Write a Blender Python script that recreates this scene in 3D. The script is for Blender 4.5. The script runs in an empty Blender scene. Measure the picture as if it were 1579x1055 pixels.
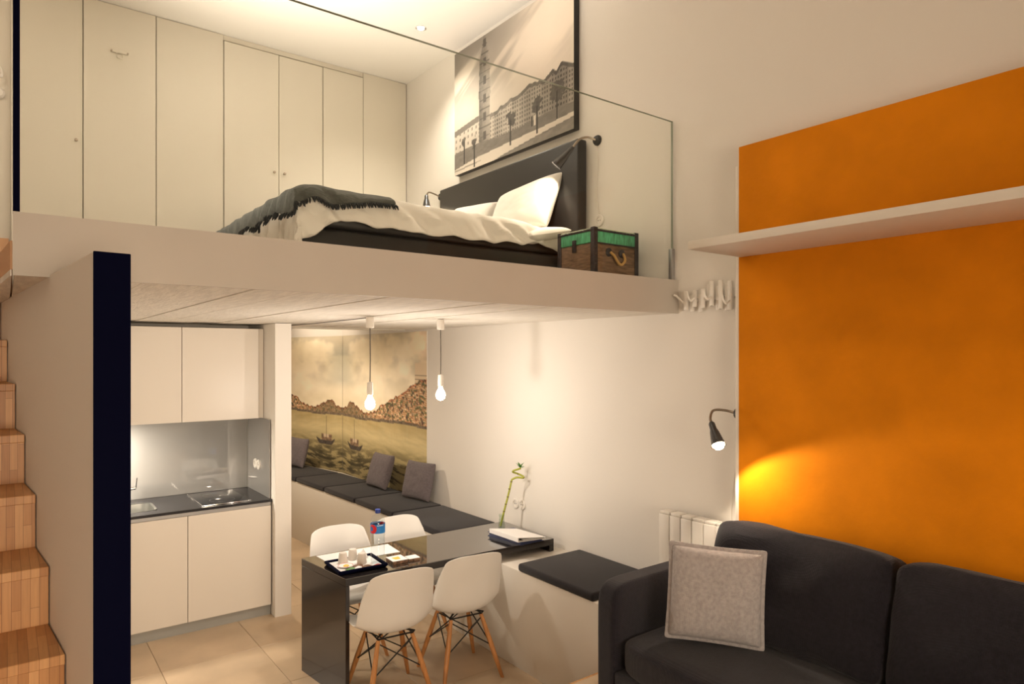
import bpy, bmesh, math, random
import numpy as np
from mathutils import Vector, Matrix, noise
random.seed(7)
PI = math.pi
SC = bpy.context.scene
COL = SC.collection

# ------------------------------------------------------------------ camera, world, exposure
cam_d = bpy.data.cameras.new('camera'); cam = bpy.data.objects.new('camera', cam_d); COL.objects.link(cam)
cam.location = (0, 0, 2.05)
cam.rotation_euler = (PI/2, 0, -math.atan2(.6026, .798))
cam_d.sensor_width = 36; cam_d.lens = 36*1034.7/1579; cam_d.shift_y = .01298
cam_d.clip_start = .02
SC.camera = cam
w = bpy.data.worlds.new('world'); SC.world = w; w.use_nodes = True
w.node_tree.nodes['Background'].inputs[0].default_value = (1, .85, .68, 1)
w.node_tree.nodes['Background'].inputs[1].default_value = .05
SC.view_settings.view_transform = 'Standard'; SC.view_settings.look = 'None'
SC.view_settings.gamma = 1; SC.view_settings.use_curve_mapping = False
SC.view_settings.exposure = 0.0
WARM = (1, .82, .62); WARM2 = (1, .74, .48); LOFT = (1, .89, .75); PEND = (1, .895, .79)

def light(name, kind, loc, power, color=WARM, size=.05, rot=None, spot=None, blend=.4, sy=None):
    d = bpy.data.lights.new(name, kind); d.energy = power; d.color = color
    if kind == 'AREA':
        d.size = size
        if sy: d.shape = 'RECTANGLE'; d.size_y = sy
    else: d.shadow_soft_size = size
    if kind == 'SPOT': d.spot_size = spot; d.spot_blend = blend
    o = bpy.data.objects.new(name, d); COL.objects.link(o); o.location = loc
    if rot: o.rotation_euler = rot
    return o
# room lights and added fills (front half of the room, outside the frame) and the loft's ceiling
light('room_ceiling_light', 'POINT', (1.0, 1.2, 4.40), 21, WARM, .14)
light('front_fill_light', 'AREA', (.6, -3.4, 1.6), 70, WARM, 2.6, rot=(math.radians(80), 0, math.radians(-6)), sy=1.4).data.spread = math.radians(95)  # added soft fill from the unseen front wall
light('loft_fill_light', 'AREA', (.6, 4.2, 2.56), 42, LOFT, .5, rot=(PI, math.radians(26), 0), sy=1.6).data.spread = math.radians(75)  # added unseen fill aimed up to brighten the loft ceiling
light('loft_spot_light', 'SPOT', (2.759, 4.912, 4.74), 95, LOFT, .04, spot=2.2, blend=1)
light('loft_spot_light', 'SPOT', (1.25, 4.912, 4.74), 9, LOFT, .04, spot=2.9, blend=.8)
light('landing_light', 'POINT', (-.45, 5.0, 4.3), 8, WARM, .08)
light('passage_light', 'SPOT', (1.9, 7.0, 2.40), 100, WARM, .05, spot=2.9, blend=.6)
light('cove_light', 'AREA', (2.72, 7.9, 2.44), 3.5, WARM, .03, rot=(0, -PI/2, math.radians(11)), sy=1.3)
light('under_cabinet_light', 'AREA', (.40, 5.72, 1.53), 36, (1, .9, .75), .4, sy=.1)

# ------------------------------------------------------------------ materials
def mat(name, col, rough=.6, metal=0, bump=0, bscale=40, vary=0, vscale=3, spec=.5, sheen=0, emit=None, coat=0, stretch=None):
    m = bpy.data.materials.new(name); m.use_nodes = True
    nt = m.node_tree; b = nt.nodes['Principled BSDF']
    c = (*col, 1)
    b.inputs['Base Color'].default_value = c; b.inputs['Roughness'].default_value = rough
    b.inputs['Metallic'].default_value = metal; b.inputs['Specular IOR Level'].default_value = spec
    b.inputs['Sheen Weight'].default_value = sheen; b.inputs['Coat Weight'].default_value = coat
    tc = nt.nodes.new('ShaderNodeTexCoord'); src = tc.outputs['Object']
    if stretch:
        mp = nt.nodes.new('ShaderNodeMapping'); mp.inputs['Scale'].default_value = stretch
        nt.links.new(src, mp.inputs['Vector']); src = mp.outputs['Vector']
    if vary:
        n = nt.nodes.new('ShaderNodeTexNoise'); n.inputs['Scale'].default_value = vscale; n.inputs['Detail'].default_value = 6
        r = nt.nodes.new('ShaderNodeValToRGB')
        r.color_ramp.elements[0].position = .3; r.color_ramp.elements[1].position = .7
        r.color_ramp.elements[0].color = (*[x*(1-vary) for x in col], 1); r.color_ramp.elements[1].color = (*[min(1, x*(1+vary)) for x in col], 1)
        nt.links.new(src, n.inputs['Vector']); nt.links.new(n.outputs['Fac'], r.inputs['Fac']); nt.links.new(r.outputs['Color'], b.inputs['Base Color'])
    if bump:
        n = nt.nodes.new('ShaderNodeTexNoise'); n.inputs['Scale'].default_value = bscale; n.inputs['Detail'].default_value = 4
        bp = nt.nodes.new('ShaderNodeBump'); bp.inputs['Strength'].default_value = bump; bp.inputs['Distance'].default_value = .01
        nt.links.new(src, n.inputs['Vector']); nt.links.new(n.outputs['Fac'], bp.inputs['Height']); nt.links.new(bp.outputs['Normal'], b.inputs['Normal'])
    if emit:
        b.inputs['Emission Color'].default_value = (*emit[0], 1); b.inputs['Emission Strength'].default_value = emit[1]
    return m
def fabric(name, col, weave=700, strength=.25, vary=.12):
    m = mat(name, col, .92, vary=vary, vscale=60, sheen=.15, spec=.25)
    nt = m.node_tree; b = nt.nodes['Principled BSDF']
    tc = nt.nodes.new('ShaderNodeTexCoord')
    hs = []
    for d in ('X', 'Y', 'Z'):
        wv = nt.nodes.new('ShaderNodeTexWave'); wv.bands_direction = d; wv.inputs['Scale'].default_value = weave/6
        wv.inputs['Distortion'].default_value = 1.5; nt.links.new(tc.outputs['Object'], wv.inputs['Vector']); hs.append(wv)
    a = nt.nodes.new('ShaderNodeMath'); a.operation = 'ADD'; nt.links.new(hs[0].outputs['Fac'], a.inputs[0]); nt.links.new(hs[1].outputs['Fac'], a.inputs[1])
    a2 = nt.nodes.new('ShaderNodeMath'); a2.operation = 'ADD'; nt.links.new(a.outputs[0], a2.inputs[0]); nt.links.new(hs[2].outputs['Fac'], a2.inputs[1])
    bp = nt.nodes.new('ShaderNodeBump'); bp.inputs['Strength'].default_value = strength; bp.inputs['Distance'].default_value = .002
    nt.links.new(a2.outputs[0], bp.inputs['Height']); nt.links.new(bp.outputs['Normal'], b.inputs['Normal'])
    return m
def staves(name, along):      # glued hardwood staves; along = object axis the staves run along
    m = mat(name, (.4, .2, .08), .42, spec=.4); nt = m.node_tree; b = nt.nodes['Principled BSDF']
    tc = nt.nodes.new('ShaderNodeTexCoord'); sep = nt.nodes.new('ShaderNodeSeparateXYZ'); cb = nt.nodes.new('ShaderNodeCombineXYZ')
    oi = nt.nodes.new('ShaderNodeObjectInfo'); ad = nt.nodes.new('ShaderNodeMath'); ad.operation = 'ADD'
    nt.links.new(tc.outputs['Object'], sep.inputs[0]); nt.links.new(sep.outputs[along], ad.inputs[0]); nt.links.new(oi.outputs['Random'], ad.inputs[1])
    nt.links.new(ad.outputs[0], cb.inputs['X']); nt.links.new(sep.outputs['X'], cb.inputs['Y'])
    br = nt.nodes.new('ShaderNodeTexBrick'); br.offset = .37; br.offset_frequency = 2
    br.inputs['Scale'].default_value = 1; br.inputs['Brick Width'].default_value = .26; br.inputs['Row Height'].default_value = .024
    br.inputs['Mortar Size'].default_value = .0006; br.inputs['Color1'].default_value = (.54, .25, .09, 1); br.inputs['Color2'].default_value = (.80, .44, .19, 1)
    br.inputs['Mortar'].default_value = (.30, .13, .05, 1); br.inputs['Bias'].default_value = 0
    nt.links.new(cb.outputs[0], br.inputs['Vector'])
    n = nt.nodes.new('ShaderNodeTexNoise'); n.inputs['Scale'].default_value = 30; n.inputs['Detail'].default_value = 5
    mp = nt.nodes.new('ShaderNodeMapping'); mp.inputs['Scale'].default_value = (.25, 4, 1); nt.links.new(cb.outputs[0], mp.inputs['Vector']); nt.links.new(mp.outputs['Vector'], n.inputs['Vector'])
    mx = nt.nodes.new('ShaderNodeMixRGB'); mx.blend_type = 'MULTIPLY'; mx.inputs['Fac'].default_value = .35
    nt.links.new(br.outputs['Color'], mx.inputs['Color1']); nt.links.new(n.outputs['Fac'], mx.inputs['Color2']); nt.links.new(mx.outputs['Color'], b.inputs['Base Color'])
    return m
def clear(name, tint, ior=1.45, extra=0):   # thin clear sheet: straight-through transparency plus a Fresnel reflection
    m = bpy.data.materials.new(name); m.use_nodes = True; nt = m.node_tree; nt.nodes.clear()
    o = nt.nodes.new('ShaderNodeOutputMaterial'); t = nt.nodes.new('ShaderNodeBsdfTransparent'); g = nt.nodes.new('ShaderNodeBsdfGlossy')
    t.inputs[0].default_value = (*tint, 1); g.inputs['Roughness'].default_value = .01
    f = nt.nodes.new('ShaderNodeFresnel'); f.inputs['IOR'].default_value = ior; mx = nt.nodes.new('ShaderNodeMixShader')
    fac = f.outputs[0]
    if extra:
        a = nt.nodes.new('ShaderNodeMath'); a.operation = 'ADD'; a.inputs[1].default_value = extra; nt.links.new(fac, a.inputs[0]); fac = a.outputs[0]
    gm = nt.nodes.new('ShaderNodeNewGeometry'); inv = nt.nodes.new('ShaderNodeMath'); inv.operation = 'SUBTRACT'; inv.inputs[0].default_value = 1; nt.links.new(gm.outputs['Backfacing'], inv.inputs[1])
    ml = nt.nodes.new('ShaderNodeMath'); ml.operation = 'MULTIPLY'; nt.links.new(fac, ml.inputs[0]); nt.links.new(inv.outputs[0], ml.inputs[1]); fac = ml.outputs[0]
    nt.links.new(fac, mx.inputs[0]); nt.links.new(t.outputs[0], mx.inputs[1]); nt.links.new(g.outputs[0], mx.inputs[2]); nt.links.new(mx.outputs[0], o.inputs[0])
    return m
def printed(name, rough=.6):
    m = mat(name, (1, 1, 1), rough); nt = m.node_tree; a = nt.nodes.new('ShaderNodeVertexColor'); a.layer_name = 'print'
    nt.links.new(a.outputs['Color'], nt.nodes['Principled BSDF'].inputs['Base Color']); return m

M = dict(
 wall=mat('white_paint', (.80, .76, .70), .75, bump=.05, bscale=90),
 ceil=mat('ceiling_paint', (.88, .85, .80), .85),
 slab=mat('slab_paint', (.51, .465, .41), .55, vary=.04, vscale=2),
 board=mat('board_marked_concrete', (.80, .75, .67), .85, bump=.5, bscale=18, vary=.10, vscale=7, stretch=(6, .8, 1)),
 kit=mat('cream_laminate', (.75, .69, .61), .35),
 closet=mat('closet_paint', (.70, .655, .565), .5),
 stone=mat('floor_stone', (.56, .42, .28), .32, vary=.16, vscale=2.2, bump=.03),
 grout=mat('grout', (.25, .17, .10), .9),
 navy=mat('navy_steel', (.0015, .002, .013), .7, spec=.03),
 orange=mat('orange_plaster', (.69, .22, .005), .8, vary=.10, vscale=4, bump=.12, bscale=30, spec=.08),
 shelf=mat('shelf_white', (.72, .66, .58), .5),
 tan=mat('tan_tone', (.62, .36, .20), .7),
 stave_z=staves('stair_staves_upright', 'Z'), stave_y=staves('stair_staves_flat', 'Y'),
 glassblue=mat('back_painted_glass', (.31, .30, .285), .05, spec=1, coat=1),
 worktop=mat('black_worktop', (.018, .018, .022), .22, vary=.2, vscale=80),
 alu=mat('brushed_aluminium', (.42, .42, .42), .4, .8),
 kick=mat('plinth_grey', (.36, .36, .34), .45, .3),
 chrome=mat('chrome', (.8, .8, .8), .12, 1),
 steel=mat('sink_steel', (.55, .55, .53), .28, 1),
 hob=mat('hob_glass', (.006, .010, .016), .05, coat=.3),
 plastic=mat('white_plastic', (.80, .76, .70), .35),
 black=mat('black_metal', (.012, .012, .012), .4),
 gloss=mat('black_gloss_lacquer', (.020, .014, .012), .16, coat=.1),
 bench=mat('bench_paint', (.76, .71, .63), .45),
 cush=fabric('charcoal_fabric', (.020, .018, .021), 500, .2),
 sofa=fabric('dark_sofa_fabric', (.011, .009, .014), 420, .4, .25),
 pil=fabric('grey_linen', (.40, .365, .36), 420, .5, .15),
 mauve=fabric('mauve_linen', (.15, .125, .13), 420, .4, .15),
 beech=mat('beech', (.50, .22, .07), .45, vary=.2, vscale=12, stretch=(5, 5, .6)),
 shell=mat('chair_plastic', (.80, .77, .72), .38),
 linen=mat('white_bedlinen', (.84, .80, .74), .85, bump=.05, bscale=300),
 throw=fabric('grey_throw', (.10, .105, .095), 250, .5, .2),
 fringe=mat('fringe_yarn', (.018, .021, .024), .9),
 glosstop=mat('black_gloss_top', (.022, .018, .016), .05, coat=1, spec=1),
 leather=mat('black_leatherette', (.016, .015, .015), .38, bump=.06, bscale=200),
 trunkwood=mat('trunk_wood', (.17, .10, .055), .7, vary=.45, vscale=14, stretch=(1.2, 1.2, 7), bump=.2),
 green=mat('worn_green_paint', (.09, .42, .22), .6, vary=.4, vscale=18, stretch=(5, 5, 1)),
 greentop=mat('worn_lit_green_top', (.50, .56, .40), .7, vary=.3, vscale=25),  # worn green; the paleness is light falling on the lid, put into its colour
 iron=mat('dark_iron', (.05, .045, .05), .5, .6, vary=.3, vscale=30),
 rope=mat('rope', (.52, .31, .10), .8, bump=.5, bscale=150),
 brass=mat('aged_nickel', (.36, .30, .24), .3, 1),
 shade=mat('gunmetal_shade', (.10, .10, .105), .25, .9),
 cord=mat('cord_grey', (.10, .085, .07), .6),
 cordw=mat('cord_white', (.75, .70, .62), .5),
 bulb=mat('bulb_glow', (1, .9, .75), .3, emit=((1, .78, .50), 26)),
 glow=mat('downlight_glow', (1, .9, .75), .3, emit=((1, .86, .64), 14)),
 ledstrip=mat('led_strip', (1, .9, .8), .3, emit=((1, .86, .66), 5)),
 glass=clear('railing_glass', (.985, .99, .972), 1.30),
 glassedge=mat('glass_edge_dark', (.30, .33, .27), .2),
 pet=clear('clear_plastic', (.93, .95, .96), 1.25, .02),
 water=clear('water', (.95, .97, .98), 1.15),
 vase=clear('vase_glass', (.90, .93, .90), 1.35, .02),
 cap=mat('blue_cap', (.015, .05, .30), .4),
 paper=mat('white_paper', (.84, .82, .80), .6),
 bluecover=mat('blue_cover', (.035, .045, .12), .4),
 stem=mat('bamboo_green', (.38, .40, .05), .45), node=mat('bamboo_node', (.16, .12, .03), .6), leaf=mat('leaf_green', (.07, .22, .02), .45),
 cup=mat('paper_cup', (.66, .60, .54), .6),
 patt=mat('patterned_box', (.30, .17, .10), .6, vary=.8, vscale=60),
 print_=printed('printed_paper'), canvas=printed('canvas_print', .7), label_=printed('bottle_label', .4),
 red=mat('red_card', (.55, .06, .05), .5), yellow=mat('yellow_card', (.75, .5, .08), .5), greenc=mat('green_card', (.12, .25, .08), .5), brown=mat('brown_sachet', (.20, .10, .05), .5),
)

# ------------------------------------------------------------------ mesh helpers
WL = {}                                   # world position of every object built (no rotation while building)
def place(o, org, parent):
    WL[o.name] = Vector(org)
    if parent: o.parent = parent; o.location = Vector(org) - WL[parent.name]
    else: o.location = org
class MB:
    def __init__(s): s.v = []; s.f = []
    def add(s, vs, fs):
        n = len(s.v); s.v += [tuple(p) for p in vs]; s.f += [tuple(i+n for i in f) for f in fs]; return s
    def box(s, x0, x1, y0, y1, z0, z1):
        return s.prism([(x0, y0), (x1, y0), (x1, y1), (x0, y1)], z0, z1)
    def prism(s, poly, z0, z1):
        n = len(poly); vs = [(x, y, z0) for x, y in poly] + [(x, y, z1) for x, y in poly]
        fs = [tuple(reversed(range(n))), tuple(range(n, 2*n))] + [(i, (i+1) % n, n+(i+1) % n, n+i) for i in range(n)]
        return s.add(vs, fs)
    def tube(s, pts, r, seg=8, caps=True):
        pts = [Vector(p) for p in pts]; n = len(pts)
        rs = r if isinstance(r, (list, tuple)) else [r]*n
        vs = []; up = None
        for i, p in enumerate(pts):
            d = (pts[min(i+1, n-1)]-pts[max(i-1, 0)]).normalized()
            if up is None: up = d.orthogonal().normalized()
            a = (up - d*up.dot(d))
            a = a.normalized() if a.length > 1e-5 else d.orthogonal().normalized()
            up = a; b = d.cross(a)
            for k in range(seg):
                t = 2*PI*k/seg; vs.append(p+(a*math.cos(t)+b*math.sin(t))*rs[i])
        fs = [(i*seg+k, i*seg+(k+1) % seg, (i+1)*seg+(k+1) % seg, (i+1)*seg+k) for i in range(n-1) for k in range(seg)]
        if caps: fs += [tuple(reversed(range(seg))), tuple(range((n-1)*seg, n*seg))]
        return s.add(vs, fs)
    def lathe(s, prof, c=(0, 0, 0), seg=20, axis=None, caps=True):
        vs = []
        for r, z in prof:
            for k in range(seg):
                t = 2*PI*k/seg; vs.append(Vector((r*math.cos(t), r*math.sin(t), z)))
        if axis is not None:
            q = Vector((0, 0, 1)).rotation_difference(Vector(axis).normalized()); vs = [q @ p for p in vs]
        c = Vector(c); vs = [p+c for p in vs]; n = len(prof)
        fs = [(i*seg+k, i*seg+(k+1) % seg, (i+1)*seg+(k+1) % seg, (i+1)*seg+k) for i in range(n-1) for k in range(seg)]
        if caps: fs += [tuple(reversed(range(seg))), tuple(range((n-1)*seg, n*seg))]
        return s.add(vs, fs)
    def grid(s, fn, nu, nv):
        vs = [fn(i/nu, j/nv) for i in range(nu+1) for j in range(nv+1)]
        fs = [(i*(nv+1)+j, (i+1)*(nv+1)+j, (i+1)*(nv+1)+j+1, i*(nv+1)+j+1) for i in range(nu) for j in range(nv)]
        return s.add(vs, fs)
    def xf(s, mtx): s.v = [tuple(mtx @ Vector(p)) for p in s.v]; return s
    def build(s, name, m, parent=None, bevel=0, seg=2, smooth=True, ang=35, weld=0, solid=0, sub=0, origin=None):
        vs = np.array(s.v, float); lo = vs.min(0); hi = vs.max(0)
        org = Vector(origin) if origin is not None else Vector(((lo[0]+hi[0])/2, (lo[1]+hi[1])/2, lo[2]))
        me = bpy.data.meshes.new(name); me.from_pydata((vs-np.array(org)).tolist(), [], s.f)
        bm = bmesh.new(); bm.from_mesh(me)
        if weld: bmesh.ops.remove_doubles(bm, verts=bm.verts, dist=weld)
        if not solid: bmesh.ops.recalc_face_normals(bm, faces=bm.faces)
        if bevel:
            bmesh.ops.bevel(bm, geom=[e for e in bm.edges if len(e.link_faces) == 2 and e.calc_face_angle(0) > .5], offset=bevel, segments=seg, affect='EDGES', profile=.5)
        bm.to_mesh(me); bm.free()
        me.materials.append(m)
        if smooth:
            me.polygons.foreach_set('use_smooth', [True]*len(me.polygons)); me.set_sharp_from_angle(angle=math.radians(ang))
        o = bpy.data.objects.new(name, me); COL.objects.link(o)
        if solid: md = o.modifiers.new('thickness', 'SOLIDIFY'); md.thickness = solid; md.offset = 0
        if sub: md = o.modifiers.new('smooth', 'SUBSURF'); md.levels = sub; md.render_levels = sub
        place(o, org, parent); return o
def box(name, m, x0, x1, y0, y1, z0, z1, parent=None, bevel=0, seg=2): return MB().box(x0, x1, y0, y1, z0, z1).build(name, m, parent, bevel, seg)
def struct(o): o['kind'] = 'structure'; return o
def tag(o, label, cat, group=None):
    o['label'] = label; o['category'] = cat
    if group: o['group'] = group
    return o
def thing(name, label, cat, loc, group=None):
    o = bpy.data.objects.new(name, None); COL.objects.link(o); o.empty_display_size = .1; place(o, loc, None); return tag(o, label, cat, group)
def dup(root, loc, rz, label, group=None):
    r = root.copy(); COL.objects.link(r); r.location = loc; r.rotation_euler = (0, 0, rz); r['label'] = label
    if group: r['group'] = group
    for ch in list(root.children):
        c = ch.copy(); COL.objects.link(c); c.parent = r
        for g in ch.children:
            d = g.copy(); COL.objects.link(d); d.parent = c
    return r
def colour(o, fn):            # per-vertex print colours from world positions
    me = o.data; n = len(me.vertices); co = np.empty(n*3); me.vertices.foreach_get('co', co); co = co.reshape(-1, 3)+np.array(WL[o.name])
    c = np.ones((n, 4)); c[:, :3] = np.clip(fn(co), 0, 1)
    a = me.color_attributes.new('print', 'FLOAT_COLOR', 'POINT'); a.data.foreach_set('color', c.ravel())
def curve(pts, n=24):         # Catmull-Rom through points
    P = [Vector(p) for p in pts]; P = [P[0]*2-P[1]]+P+[P[-1]*2-P[-2]]; out = []
    for i in range(1, len(P)-2):
        for k in range(n):
            t = k/n; a, b, c, d = P[i-1:i+3]
            out.append(.5*((2*b)+(c-a)*t+(2*a-5*b+4*c-d)*t*t+(3*b-a-3*c+d)*t**3))
    return out+[P[-2]]
def noise2(x, y, seed=0):     # vectorised value noise
    def h(i, j): v = np.sin(i*127.1+j*311.7+seed*74.7)*43758.5453; return v-np.floor(v)
    i = np.floor(x); j = np.floor(y); f = x-i; g = y-j; f = f*f*(3-2*f); g = g*g*(3-2*g)
    return (h(i, j)*(1-f)+h(i+1, j)*f)*(1-g)+(h(i, j+1)*(1-f)+h(i+1, j+1)*f)*g
def fbm(x, y, seed=0, oc=4):
    s = 0; a = .5; t = 0
    for k in range(oc): s = s+a*noise2(x*2**k, y*2**k, seed+k); t += a; a *= .5
    return s/t
def sst(a, b, x): t = np.clip((x-a)/(b-a), 0, 1); return t*t*(3-2*t)

# ------------------------------------------------------------------ room shell
W = 3.22; P = .265; SLT = 2.50; SLB = 2.30; CZ = 4.775; MY = 2.62
BA = Vector((3.22, 7.62)); BD = Vector((-.19, .982)).normalized(); BB = BA+BD*1.75      # far stretch of the right wall turns slightly inward
struct(box('wall_right', M['wall'], W, W+.15, -3.5, BA.y, -.1, CZ+.1))
struct(MB().prism([tuple(BA), tuple(BB), (BB.x+.2, BB.y), (BA.x+.15, BA.y)], -.1, 2.5).build('wall_right_turn', M['wall']))
struct(box('wall_far', M['wall'], -1.3, W+.2, BB.y, BB.y+.15, -.1, 2.6))
struct(box('wall_left', M['wall'], -1.3, -1.15, -3.5, BB.y, -.1, CZ+.1))
struct(box('wall_front', M['wall'], -1.3, W+.15, -3.65, -3.5, -.1, CZ+.1))
struct(box('wall_loft', M['closet'], -1.15, W, 6.06, 6.2, 2.3, CZ+.1))
struct(box('ceiling', M['ceil'], -1.3, W+.15, -3.65, 6.2, CZ, CZ+.12))
struct(box('wall_band', M['tan'], -1.15, .02, 6.035, 6.06, 2.5, 2.89))  # darker tan band across the lower part of the loft wall
# loft floor: painted beam with a board-marked underside
def sx(y): return .020+.0100*(y-2.62)          # left edge of the loft, beside the stair
def sl(y): return .014-.0907*(y-2.62)*.9          # left edge of loft, along the stair
slab = struct(MB().prism([(sx(MY), MY), (W, MY), (W, 6.06), (sx(6.06), 6.06)], SLB+.02, SLT).build('floor_loft', M['slab'], bevel=.003))
fasc = MB().prism([(sx(MY)-.001, MY-.012), (W-.001, MY-.012), (W-.001, MY-.0005), (sx(MY)-.001, MY-.0005)], SLB, SLT).build('fascia', M['slab'], slab)
nb = 17; bw = (W-.0)/nb
for k in range(nb):
    x0 = k*bw+(sx(MY) if k == 0 else 0)
    MB().prism([(x0+.002, MY+.001), ((k+1)*bw-.002, MY+.001), ((k+1)*bw-.002, 5.85), (x0+.002, 5.85)], SLB+random.choice((0, .002, .004)), SLB+.0195).build('board', M['board'], slab, bevel=.001, seg=1)
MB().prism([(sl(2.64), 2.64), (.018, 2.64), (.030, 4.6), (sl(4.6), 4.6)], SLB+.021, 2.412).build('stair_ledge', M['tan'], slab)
MB().prism([(sl(2.64), 2.64), (.016, 2.64), (.016, 4.6), (sl(4.6), 4.6)], SLB+.001, SLB+.0205).build('board', M['board'], slab)
struct(box('ceiling_passage', M['ceil'], -1.15, W+.1, 6.2, BB.y, 2.46, 2.56))
struct(box('trim_2', M['ceil'], .2, W, 5.86, 6.2, 2.40, 2.5))
# floors
fl = struct(box('floor', M['grout'], -1.15, W, 2.72, BB.y, -.12, -.004))
def tile_mesh(s):
    me = MB().box(-s/2+.0012, s/2-.0012, -s/2+.0012, s/2-.0012, -.012, 0).build('tile', M['stone'], bevel=.0015, seg=1)
    d = me.data; bpy.data.objects.remove(me); return d
ts = .62; td = tile_mesh(ts)
for i in range(-2, 4):
    for j in range(-3, 9):
        o = bpy.data.objects.new('tile', td); COL.objects.link(o); o.parent = fl
        o.location = Vector((1.42+ts*(i-.5), 4.795+ts*(j+.5), .002))-WL[fl.name]
pf = struct(box('floor_raised', M['grout'], -1.15, W, -3.5, 2.71, -.12, P-.004))
for i in range(-4, 4):
    for j in range(0, 9):
        x = 2.66-.31+.62*i+.62; y = 2.69-.31-.62*j
        if x > W-.3 or x < -1.1 or y < -3.2: continue
        o = bpy.data.objects.new('tile', td); COL.objects.link(o); o.parent = pf; o.location = Vector((x, y, P+.002))-WL[pf.name]
box('nosing', M['stave_y'], .25, 2.66, 2.69, 2.72, P-.03, P+.004, pf, .003)
# orange wall panel and its white edge
OX = 3.12; OY = 2.127
op = struct(box('wall_panel', M['orange'], OX, W-.001, -.15, OY, P, 3.16, bevel=.003))
box('edge_strip', M['shelf'], OX+.002, W-.002, OY, OY+.022, P, 3.06, op, .002)
sh = struct(box('trim_3', M['shelf'], 2.685, OX, -.15, 2.118, 2.571, 2.611, bevel=.003))
sh.name = 'wall_shelf'; del sh['kind']; tag(sh, 'long white floating shelf across the orange wall', 'shelf')

# ------------------------------------------------------------------ stair wall, staircase
D = Vector((-.0907, .9959))
def wx(y): return .174-.0911*(y-1.949)
sw = struct(MB().prism([(wx(1.955), 1.955), (wx(1.955)+.078, 1.955+.006), (wx(5.95)+.078, 5.95), (wx(5.95), 5.95)], -.1, SLB+.006).build('wall_stair', M['wall']))
MB().prism([(wx(1.945)-.001, 1.943), (wx(1.945)+.081, 1.949), (wx(1.945)+.081, 1.957), (wx(1.945)-.001, 1.951)], P, SLB+.008).build('end_cap', M['navy'], sw, bevel=.0015)
st = thing('staircase', 'warm wooden staircase of glued hardwood staves rising along the white wall at far left', 'staircase', (-.4, 1.17, P))
for i in range(-4, 8):
    y = 2.312+.2856*i; z = 1.191+.1853*i; y2 = y+.2856+.02
    r = lambda yy: wx(yy)-.004
    MB().prism([(-.8, y), (r(y), y), (r(y2), y2), (-.8, y2)], z-.03, z).build('tread', M['stave_y'], st, bevel=.002, seg=1)
    MB().prism([(-.8, y+.008), (r(y+.008), y+.008), (r(y+.03), y+.03), (-.8, y+.03)], z-.1853, z-.0302).build('riser', M['stave_z'], st, bevel=.001, seg=1)

# ------------------------------------------------------------------ glass railing
rl = thing('glass_railing', 'frameless clear glass railing along the front edge of the loft', 'railing', (1.6, MY+.03, SLT))
box('glass_pane', M['glass'], .04, 3.205, MY+.02, MY+.032, SLT-.03, 3.456, rl)
box('pane_edge', M['glassedge'], .04, 3.205, MY+.019, MY+.033, 3.456, 3.4575, rl)
box('pane_edge', M['glassedge'], 3.205, 3.2065, MY+.019, MY+.033, SLT, 3.456, rl)
box('post', M['navy'], .019, .037, MY+.012, MY+.05, SLT, 4.3, rl, .002)
box('clamp', M['alu'], 3.19, 3.215, MY+.012, MY+.04, SLT, SLT+.19, rl, .002)

# ------------------------------------------------------------------ loft closet
cl = thing('closet', 'tall flush cream closet doors across the back of the loft', 'closet', (1.6, 6.03, SLT))
cx = [.03, .47, .967, 1.48, 1.944, 2.35, 2.75, 3.215]
for k in range(7):
    a, b = cx[k], cx[k+1]
    low = 3 <= k <= 5
    d = box('door' if k != 6 else 'side_panel', M['closet'], a+.003, b-.003, 6.02-(.004 if k % 2 else 0), 6.055, SLT+.01, CZ-(.055 if low else .004), cl, .0015, 1)
    if k in (0, 3, 4):
        MB().lathe([(.006, 0), (.006, .012), (.012, .018), (.012, .026), (.004, .03)], (b-.045 if k < 4 else b-.36, 6.02, 3.67), 12, (0, -1, 0)).build('knob', M['brass'], d)
box('frieze', M['closet'], 1.48, 2.75, 6.03, 6.055, CZ-.045, CZ-.002, cl)
hk = thing('hook_reflection', 'small pale hook reflection, built as a shape high on the loft closet door', 'hook', (.714, 6.01, 4.40))  # solid shape standing in for a coat hook mirrored in the railing glass
box('plate', M['closet'], .65, .77, 6.006, 6.015, 4.40, 4.418, hk, .002)
for x in (.655, .765): MB().lathe([(.007, 0), (.007, .008)], (x, 6.006, 4.409), 10, (0, -1, 0)).build('screw', M['brass'], hk)
MB().tube(curve([(.69, 6.004, 4.40), (.69, 5.99, 4.36), (.71, 5.98, 4.35), (.73, 5.99, 4.36), (.73, 6.004, 4.40)], 8), .004, 6).build('hook', M['closet'], hk)
lh = thing('coat_hook', 'pale double coat hook on the warm wall left of the glass railing', 'hook', (-.04, 6.05, 3.9))
MB().tube(curve([(-.05, 6.055, 4.12), (-.03, 6.02, 4.1), (-.02, 5.99, 4.04), (-.045, 5.98, 4.02)], 8), .009, 6).build('prong', M['plastic'], lh)
MB().lathe([(.04, 0), (.045, .012), (.03, .03), (.02, .03)], (-.045, 6.055, 3.93), 16, (0, -1, 0)).build('rose', M['plastic'], lh)

# ------------------------------------------------------------------ ceiling downlight
dl = thing('downlight', 'small round recessed spotlight in the loft ceiling', 'ceiling light', (2.759, 4.912, CZ-.01))
MB().lathe([(.030, 0), (.045, -.006), (.047, 0), (.047, .004)], (2.759, 4.912, CZ-.002), 20).build('rim', M['chrome'], dl)
MB().lathe([(.028, -.004), (.028, -.009)], (2.759, 4.912, CZ), 16).build('lens', M['glow'], dl)

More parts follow.
